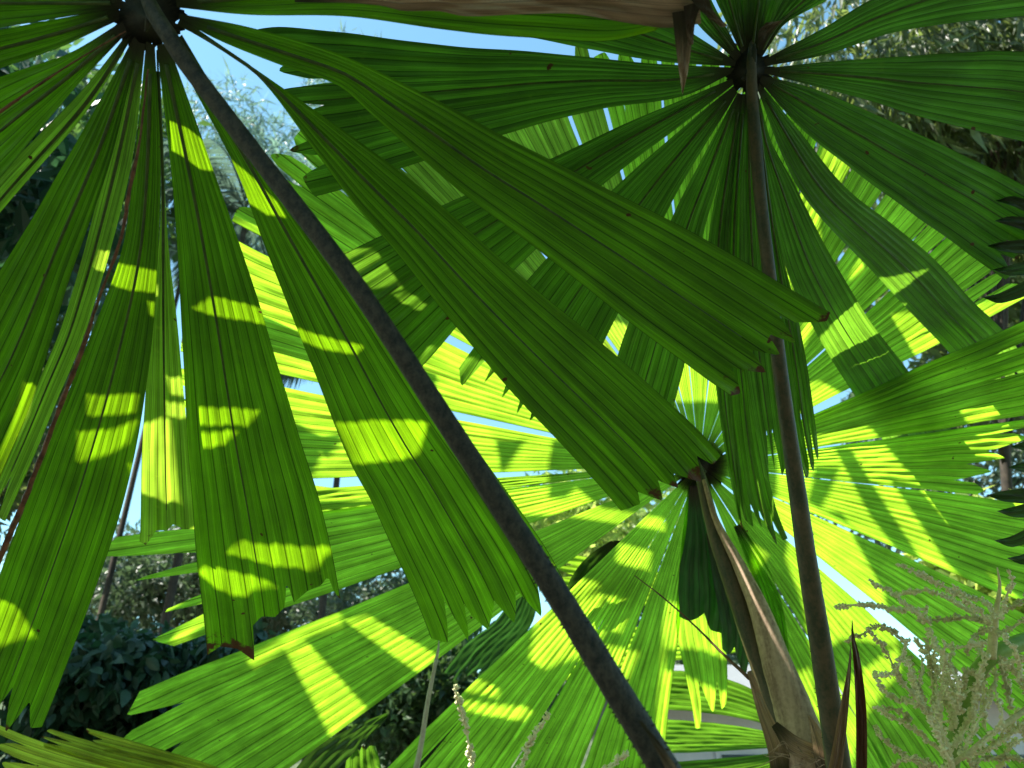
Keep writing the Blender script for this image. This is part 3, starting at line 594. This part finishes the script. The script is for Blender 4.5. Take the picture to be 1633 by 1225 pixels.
PL = Plane((0, .3, 1), 1.75)
hf = thing('low_palm_frond', P(420, 1300, 1.8), 'yellowing low frond with torn brown tips at the bottom left edge', 'palm frond')
seglist(hf, PL, [([(470, 1300), (250, 1235), (100, 1195), (-20, 1150)], [(470, 1310), (250, 1262), (100, 1250), (-20, 1222)], 5),
                 ([(470, 1290), (300, 1225), (170, 1190), (68, 1158)], [(470, 1300), (300, 1250), (170, 1222), (60, 1190)], 4),
                 ([(470, 1285), (350, 1225), (240, 1190), (135, 1160)], [(470, 1290), (350, 1240), (240, 1215), (150, 1196)], 4)], M['leafautumn'], teeth=3, td=.12)
hg = thing('low_palm_frond', P(560, 1330, 1.5), 'dark green low frond blade rising at the bottom left of centre', 'palm frond')
seglist(hg, Plane((0, .1, 1), 1.5), [([(420, 1300), (490, 1205), (560, 1160), (624, 1134)], [(500, 1320), (530, 1240), (575, 1190), (618, 1146)], 4)], M['leafdark'], teeth=1)
seglist(hg, Plane((0, .1, 1), 1.55), [([(540, 1330), (548, 1260), (552, 1215), (556, 1188)], [(640, 1330), (620, 1260), (606, 1215), (598, 1185)], 5)], M['leafB'], teeth=3)
hh = thing('low_palm_frond', P(1310, 1190, 2.4), 'shaded low frond of dark horizontal segments left of the palm trunk', 'palm frond')
seglist(hh, Plane((0, .2, 1), 2.35), [([(1290, 1170), (1200, 1100), (1110, 1072), (1000, 1068)], [(1290, 1180), (1200, 1150), (1110, 1135), (1000, 1130)], 7),
                 ([(1290, 1182), (1200, 1162), (1110, 1150), (1000, 1145)], [(1290, 1190), (1200, 1195), (1110, 1200), (1000, 1205)], 7),
                 ([(1290, 1192), (1200, 1205), (1110, 1212), (1000, 1220)], [(1290, 1200), (1200, 1240), (1110, 1262), (1000, 1290)], 7)], M['leafB'])
hi = thing('hanging_palm_leaf', P(985, 862, 1.95), 'small drooping leaf with jagged tips below the front frond tips', 'palm leaf')
seglist(hi, Plane((0, .2, 1), 2.0), [([(975, 862), (940, 885), (915, 915), (895, 960)], [(985, 868), (985, 905), (965, 930), (935, 965)], 5),
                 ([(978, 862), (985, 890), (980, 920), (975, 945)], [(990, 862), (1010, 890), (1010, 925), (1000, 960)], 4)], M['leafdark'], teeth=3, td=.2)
hj = thing('low_palm_frond', P(820, 930, 2.6), 'deep green small frond hanging in the gap under the middle tips', 'palm frond')
seglist(hj, Plane((0, .2, 1), 2.65), [([(850, 900), (790, 990), (740, 1030), (700, 1085)], [(860, 905), (850, 990), (810, 1040), (760, 1090)], 7),
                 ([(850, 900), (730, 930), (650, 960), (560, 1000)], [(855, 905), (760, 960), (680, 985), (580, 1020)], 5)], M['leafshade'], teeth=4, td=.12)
hl = thing('low_palm_frond', P(1180, 1000, 2.6), 'distant green frond showing through gaps below the centre of the back frond', 'palm frond')
seglist(hl, Plane((0, .2, 1), 2.7), [([(1250, 1000), (1150, 950), (1020, 905), (880, 880)], [(1250, 1010), (1150, 990), (1020, 965), (880, 950)], 7), ([(1250, 1012), (1150, 1010), (1020, 1000), (880, 1010)], [(1250, 1020), (1150, 1045), (1020, 1060), (880, 1090)], 7)], M['leafC'], teeth=4)
hk = thing('low_palm_frond', P(640, 800, 2.7), 'pale striped distant frond below the sunlit left segments', 'palm frond')
seglist(hk, Plane((0, .2, 1), 2.75), [([(1050, 770), (850, 775), (650, 790), (480, 770)], [(1050, 778), (850, 810), (650, 850), (470, 830)], 9)], M['leafC'], teeth=4)
ps = thing('pale_leaf_stalk', P(668, 1200, 2.1), 'thin pale leaf stalk standing upright in front of the dark bottom tree', 'stalk')
tube(ps, [(662, 1235, 2.1, 11), (672, 1185, 2.1, 9), (682, 1120, 2.1, 8), (696, 1050, 2.1, 6)], M['pale_stick'], 'stalk', 20, 8)
tube(ps, [(696, 1050, 2.1, 6), (699, 1035, 2.1, 4), (700, 1020, 2.1, 1)], M['pale_stick'], 'stalk_tip', 8, 6)

# ================================================================== FLOWERS
def beaded(parent, pts, name='flower_branch', w=5, seed=0, bead=5.6, m=None):
    """a thin stalk crowded with little buds"""
    r = np.random.default_rng(seed); q = spline(pts, 26); X = P(q[:, 0], q[:, 1], q[:, 2]); rad = w * q[:, 2] / FPX / 2 * np.linspace(1, .5, 26)
    V, F = tube_vf(X, rad, 6)
    ln = np.linalg.norm(np.diff(q[:, :2], axis=0), axis=1).sum(); nb = int(ln / 1.5)
    ico = [(0, 0, 1), (1, 0, .1), (.2, 1, -.1), (-1, .1, .1), (0, -1, 0), (0, 0, -.9)]
    fi = [(0, 1, 2), (0, 2, 3), (0, 3, 4), (0, 4, 1), (5, 2, 1), (5, 3, 2), (5, 4, 3), (5, 1, 4)]
    for k in range(nb):
        i = r.uniform(0, 24.9); j = int(i); c = X[j] * (1 - i + j) + X[j + 1] * (i - j)
        n = r.normal(size=3); n /= np.linalg.norm(n); s_ = bead * q[j, 2] / FPX * r.uniform(.5, 1.0)
        c = c + n * (rad[j] + s_ * .5); b = len(V); a = r.normal(size=(3, 3)) * .25 + np.eye(3)
        V += [c + (a @ np.array(v)) * s_ * .75 for v in ico]; F += [[b + x for x in f] for f in fi]
    return link_mesh(name, V, F, m or M['cream'], parent, smooth=True)
def z(x, y, d): return (1333 + x / 3.77, 900 + y / 3.77, d)
fl = thing('flower_cluster', P(1530, 1300, 1.5), 'branching cream palm flower cluster on a green stem at the lower right', 'flower cluster')
D0 = 1.42
tube(fl, [z(690, 1400, 1.5), z(700, 1150, 1.48), z(750, 900, 1.46), z(820, 680, 1.45), z(930, 560, 1.44), z(1060, 500, 1.46), z(1250, 440, 1.5)] and
     [(*z(690, 1400, 1.5), 24), (*z(700, 1150, 1.48), 24), (*z(750, 900, 1.46), 24), (*z(830, 680, 1.45), 25), (*z(930, 560, 1.44), 24), (*z(1060, 490, 1.46), 26), (*z(1250, 430, 1.5), 28)], M['stem'], 'stem', 40, 14)
tube(fl, [(*z(935, 560, 1.42), 15), (*z(945, 430, 1.41), 14), (*z(960, 300, 1.4), 10), (*z(985, 130, 1.39), 5), (*z(970, 20, 1.38), 2)], M['creamgrey'], 'flower_stem', 26, 10, .04)
tube(fl, [(*z(720, 1400, 1.36), 12), (*z(690, 1180, 1.36), 10), (*z(640, 1020, 1.36), 7), (*z(560, 880, 1.37), 5)], M['creamgrey'], 'flower_stem', 26, 10, .04)
tube(fl, [(*z(700, 1200, 1.37), 9), (*z(800, 1130, 1.36), 8), (*z(950, 1010, 1.36), 8), (*z(1150, 870, 1.38), 9)], M['creamgrey'], 'flower_stem', 26, 10, .04)
BR = [[(690, 1180), (560, 900), (480, 700), (440, 560)], [(680, 1150), (620, 900), (600, 650), (590, 440)], [(600, 900), (640, 700), (655, 470)],
      [(560, 900), (380, 680), (300, 520), (190, 380)], [(500, 850), (330, 790), (260, 720), (230, 640)], [(690, 1180), (480, 1000), (340, 920), (235, 860)],
      [(560, 1240), (330, 1090), (270, 1030), (230, 980)], [(700, 1100), (800, 950), (880, 700), (880, 480)], [(930, 360), (850, 270), (680, 150), (380, 0)],
      [(940, 360), (800, 320), (640, 330), (500, 345)], [(930, 370), (760, 250), (560, 160), (400, 175)], [(985, 330), (1030, 180), (1060, 90), (1030, 40)],
      [(960, 420), (1060, 380), (1140, 330)], [(980, 560), (1090, 680), (1150, 780)], [(940, 540), (900, 640), (890, 800), (900, 1000)],
      [(980, 560), (1020, 700), (1050, 870)], [(760, 1150), (900, 1120), (1160, 950)], [(700, 1000), (650, 720), (560, 560), (470, 440)],
      [(740, 780), (720, 660), (650, 570)], [(740, 900), (690, 820), (660, 740)], [(900, 470), (820, 480), (745, 505)], [(820, 1180), (1000, 1160), (1160, 1190)],
      [(750, 1160), (850, 950), (930, 800)], [(550, 270), (350, 270), (180, 240), (0, 258)], [(420, 470), (270, 370), (160, 420), (60, 460)], [(430, 450), (380, 600), (350, 650), (265, 672)],
      [(560, 350), (470, 280), (320, 160), (210, 110)], [(980, 300), (1080, 240), (1160, 190)], [(930, 560), (960, 650), (940, 760), (900, 860)], [(1000, 600), (1130, 560), (1180, 500)],
      [(640, 1250), (500, 1170), (400, 1180), (330, 1240)], [(900, 1300), (1000, 1200), (1050, 1080), (1131, 1050)], [(860, 1100), (960, 1000), (1000, 900), (960, 780)],
      [(930, 380), (850, 420), (800, 470), (790, 550)], [(1000, 430), (1080, 520), (1110, 620), (1100, 700)], [(950, 330), (890, 220), (780, 190), (700, 120)],
      [(780, 1150), (860, 1250), (900, 1330)], [(690, 1180), (640, 1250), (600, 1330)], [(560, 900), (500, 760), (520, 620), (515, 560)], [(860, 700), (800, 640), (770, 700), (760, 780)],
      [(1000, 1010), (1080, 900), (1131, 860)], [(1040, 960), (1120, 1000), (1180, 1080)], [(450, 950), (380, 880), (280, 870)], [(700, 950), (760, 800), (850, 720), (930, 640)]]
for b in list(BR[:20]):
    if b[-1][1] < 350 or b[-1][0] < 300: continue
    q_ = random.Random(len(BR)); ox, oy = q_.uniform(-60, 60), q_.uniform(-50, 60)
    BR.append([(x + ox * (.3 + i * .35), y + oy * (.3 + i * .35)) for i, (x, y) in enumerate(b)])
for k, b in enumerate(BR):
    r = np.random.default_rng(k); dz = r.uniform(-.1, .06)
    beaded(fl, [z(x, y, D0 + dz + .02 * i * r.uniform(-1, 1)) for i, (x, y) in enumerate(b)], seed=k, m=M['cream'] if k % 3 else M['creamgrey'])
for (pts, lb) in (([(765, 1300, 1.5), (750, 1200, 1.5), (738, 1140, 1.5), (724, 1092, 1.5)], 'thin cream flower spike standing in front of the lower left of the middle segments'),
                  ([(815, 1290, 1.5), (832, 1220, 1.5), (850, 1175, 1.5), (876, 1136, 1.5)], 'thicker cream flower spike right of the thin one'),
                  ([(950, 1260, 1.4), (970, 1225, 1.4), (985, 1212, 1.4), (1002, 1202, 1.4)], 'short cream flower spike beside the thick dark stalk')):
    t = thing('flower_spike', P(*pts[0]), lb, 'flower spike', 'cream flower spikes at the bottom')
    beaded(t, pts, w=5, seed=len(lb), bead=6.5)

# ================================================================== SHADE: added flat sheets above the frame, cut to shape the sun flecks
def mask_pt(x, y, surf, hh=.06):
    d = surf.depth(x, y); p = ray(x, y) * d; t = (.56 * p[2] + hh - p[1]) / (sun_c[1] - .56 * sun_c[2]); t = max(t, .12)
    return p + sun_c * t
class Near:                                                    # a segment bending towards the viewer
    def __init__(s, f): s.f = f
    def depth(s, x, y): return Cc.depth(x, y) * (1 - s.f * min(1, math.hypot(x - CX, y - CY) / 620) ** 1.3)
def dens(poly, n=6):
    out = []
    for i in range(len(poly)):
        a, b = np.array(poly[i], float), np.array(poly[(i + 1) % len(poly)], float)
        for k in range(n): out.append(a + (b - a) * k / n)
    return out
LAY = [0]
def mask_sheet(th, outer, holes, surf, name='leaf_segment', m=None):  # added sheet masking the sun, holes pass the flecks; no real leaf segment
    LAY[0] += 1; h_ = .06 + .004 * LAY[0]
    loops = [[mask_pt(x, y, surf, h_) for x, y in dens(outer)]]
    for hh in holes:
        sf, hh = hh if isinstance(hh, tuple) else (surf, hh); loops.append([mask_pt(x, y, sf, h_) for x, y in dens(hh, 3)])
    # flatten to 2-D for the triangulation
    f2 = [[Vector((float(p[0]), float(p[2]), 0)) for p in l] for l in loops]
    tri_ = tessellate_polygon(f2); V = [cw(p) for l in loops for p in l]
    F = [list(t) for t in tri_]; uv = [(p[0] * 25, p[2] * 10) for l in loops for p in l]
    return link_mesh(name, V, F, m or M['leafdark'], th, uv=uv, tip=[1.] * len(V), smooth=False)
HA = [[(268, 192), (300, 205), (330, 228), (342, 272), (320, 270), (290, 248), (272, 240)],
      [(362, 250), (400, 280), (440, 320), (455, 345), (425, 342), (388, 318)],
      [(168, 415), (252, 432), (250, 466), (205, 462), (160, 446)],
      [(305, 490), (338, 472), (420, 494), (425, 520), (350, 505)],
      [(470, 522), (530, 540), (580, 552), (570, 565), (520, 558), (478, 542)],
      [(140, 630), (222, 630), (216, 660), (140, 664)],
      [(294, 650), (415, 655), (395, 681), (300, 679)],
      [(535, 674), (690, 674), (695, 722), (660, 732), (600, 738), (565, 740)],
      [(125, 690), (175, 686), (222, 672), (205, 708), (180, 722), (125, 742)],
      [(294, 693), (382, 690), (360, 712), (296, 718)],
      [(362, 885), (385, 864), (540, 872), (490, 905), (430, 898)],
      [(315, 915), (340, 907), (438, 927), (392, 952), (350, 945)],
      [(775, 912), (808, 918), (792, 946), (770, 972), (755, 955), (788, 940)],
      [(-10, 955), (28, 970), (55, 1012), (20, 1025), (-10, 1032)],
      [(40, 610), (75, 622), (60, 690), (10, 780), (-10, 800), (-5, 740)],
      [(236, 480), (270, 488), (272, 508), (240, 504)],
      [(206, 742), (300, 720), (318, 862), (260, 850), (222, 800)]]
HB = [(B, [(545, 395), (600, 400), (640, 455), (590, 455), (555, 425)]), (B, [(622, 462), (650, 462), (680, 485), (672, 495), (640, 480)])]
k1 = thing('added_shade_sheet', cw(mask_pt(400, 500, A)), 'added unseen sheet with fleck holes above the view, shading the front frond', 'palm frond')
mask_sheet(k1, [(-500, -200), (1500, -200), (1560, 760), (1100, 900), (900, 1120), (560, 1190), (-500, 1330)], HA + HB, A)
k2 = thing('added_shade_sheet', cw(mask_pt(1300, 300, B)), 'added unseen sheet above the view, shading the upper right frond', 'palm frond')
mask_sheet(k2, [(330, -180), (2100, -180), (2100, 560), (1700, 560), (1600, 700), (1480, 860), (1300, 900), (1100, 640), (700, 560), (500, 560), (330, 330)],
       HB, B)
k3 = thing('added_shade_sheet', cw(mask_pt(500, 900, Cc)), 'added unseen sheet with fleck holes above the view, shading the lower left of the back frond', 'palm frond')
mask_sheet(k3, [(-100, 800), (560, 800), (860, 815), (1080, 850), (1060, 1000), (1040, 1300), (-200, 1400)],
       [[(125, 985), (190, 935), (262, 918), (275, 928), (250, 948), (190, 975)], [(228, 1062), (255, 1030), (270, 985), (330, 925), (335, 950), (292, 990), (288, 1035)],
        [(455, 1036), (490, 1025), (540, 1080), (585, 1130), (590, 1160), (530, 1180), (500, 1120)], [(550, 992), (590, 985), (700, 1045), (672, 1075)],
        [(395, 1052), (470, 1010), (545, 980), (545, 1000), (480, 1022), (400, 1065)], [(330, 895), (500, 880), (500, 900), (340, 915)],
        [(860, 990), (960, 950), (985, 975), (935, 1050), (870, 1075), (850, 1060)], [(965, 955), (1010, 960), (990, 1010), (950, 1000)], [(965, 1030), (1020, 1040), (985, 1110), (950, 1080)],
        [(760, 1090), (800, 1105), (795, 1118), (745, 1110)], [(740, 1125), (860, 1140), (840, 1160), (745, 1140)], [(990, 870), (1040, 880), (1035, 910), (985, 900)], [(910, 925), (960, 935), (930, 960), (890, 950)]], Cc)
k4 = thing('added_shade_sheet', cw(mask_pt(1500, 800, Cc)), 'added unseen sheets above the view, casting shadow shapes on the back frond', 'palm frond')
for o_ in ([(1180, 640), (1290, 640), (1390, 560), (1480, 540), (1500, 600), (1550, 685), (1480, 700), (1400, 690), (1345, 655)], [(1450, 480), (1760, 440), (1760, 615), (1640, 618), (1560, 604), (1495, 596)]):
    mask_sheet(k4, o_, [], Near(.015))
mask_sheet(k4, [(1330, 380), (1500, 250), (1760, 160), (1720, 400), (1600, 400), (1470, 330), (1400, 420)], [], Cc)
mask_sheet(k4, [(300, 330), (560, 60), (1100, -60), (1500, 60), (1640, 250), (1400, 330), (1250, 300), (1220, 520), (1100, 560), (900, 480), (640, 420), (520, 400)], [[(820, 200), (850, 195), (860, 240), (830, 250)], [(1120, 330), (1150, 330), (1140, 420), (1120, 420)]], Cc)
for o_ in ([(1370, 660), (1470, 690), (1560, 690), (1510, 715), (1430, 730)],
           [(1450, 700), (1490, 690), (1512, 790)], [(1492, 690), (1530, 700), (1545, 775)], [(1530, 700), (1560, 700), (1565, 755)],
           [(1320, 700), (1345, 700), (1400, 790), (1470, 900), (1440, 890), (1370, 800)],
           [(1400, 740), (1440, 745), (1560, 890), (1640, 960), (1580, 960), (1480, 860)],
           [(1470, 800), (1760, 760), (1760, 1000), (1680, 1000), (1600, 920)],
           [(1300, 800), (1330, 800), (1420, 960), (1470, 1300), (1760, 1300), (1760, 1040), (1600, 960), (1480, 880), (1430, 860)],
           [(1380, 1020), (1340, 1020), (1290, 1060), (1300, 1110), (1350, 1090), (1390, 1060), (1430, 1030)], [(1380, 1140), (1480, 1020), (1560, 1300), (1330, 1300)],
           [(1240, 860), (1280, 960), (1300, 1060), (1200, 1100), (1180, 950)], [(1060, 1035), (1120, 1035), (1240, 1085), (1240, 1130), (1060, 1070)], [(1060, 760), (1200, 760), (1200, 985), (1060, 960)], [(380, 480), (540, 560), (540, 590), (380, 540)], [(500, 700), (560, 690), (520, 730)],
           [(720, 960), (900, 1120), (860, 1150), (690, 1010)], [(1170, 800), (1260, 860), (1250, 900), (1160, 840)], [(1290, 730), (1330, 730), (1300, 800), (1280, 790)], [(440, 660), (520, 700), (500, 760), (430, 740)], [(600, 640), (660, 660), (640, 770), (590, 760)],
           [(1250, 600), (1330, 520), (1360, 530), (1290, 620)], [(1400, 440), (1480, 400), (1560, 440), (1420, 540), (1380, 520)],
           [(790, 700), (840, 700), (800, 760)], [(560, 540), (700, 600), (690, 630), (560, 575)], [(880, 700), (1000, 700), (900, 790), (870, 790)], [(940, 640), (1240, 640), (1230, 860), (960, 810), (900, 760)]):
    mask_sheet(k4, o_, [], Cc)
T('added_shade_tree', (-5, 2.5, 0), 5, [[*(P(x, y, 3.7)[:3] + SUN * t_), .75] for x in (60, 220, 400) for y in (1040, 1200) for t_ in (3.2, 3.9)], 4200, .2, lmD, 'added unseen tree crown outside the left edge, shading the dark shrub', seed=35)  # crown added off frame to keep the sun off the shrub
# crowns and hedge added behind, above and beside the viewer to block sky light
def cc(r_, u_, f_): return cw(np.array([r_, u_, f_]))
T('added_shade_tree', (2.5, -4.5, 0), 5, [[x, y, 4.6 + .5 * math.sin(x * 3 + y), .9] for x in np.arange(-6, 6.1, 1.3) for y in np.arange(-6, -1.4, 1.1)], 9000, .3, lmL, 'added unseen tree crown behind the viewer, blocking sky light', seed=31, nb=12)
T('added_shade_tree', (4.5, -1.5, 0), 5, [[x, y, z_, .75] for x in np.arange(1.5, 6, .95) for y in (-1.2, -.3, .5) for z_ in (4.7, 5.4)], 11000, .26, lmL, 'added unseen tree crown above the upper right, blocking sky light', seed=33, nb=12)
T('added_shade_tree', (-6.5, 0, 0), 5, [[x, y, z_, .8] for x in np.arange(-9, -5.0, .95) for y in (-1, 0, 1, 2) for z_ in (3.4, 4.4, 5.6)], 11000, .26, lmL, 'added unseen tree outside the left edge, blocking sky light', seed=34, nb=12)
T('added_hedge', (0, -7, 0), 3, [[x, -7, z_, 1.1] for x in np.arange(-8, 8.1, 1.5) for z_ in (1, 2.3, 3.6)], 7000, .3, lmL, 'added unseen hedge behind the viewer, cutting light from that side', 'hedge', seed=32, nb=12)
for ob in bpy.data.objects:
    if '_o' in ob.keys(): del ob['_o']
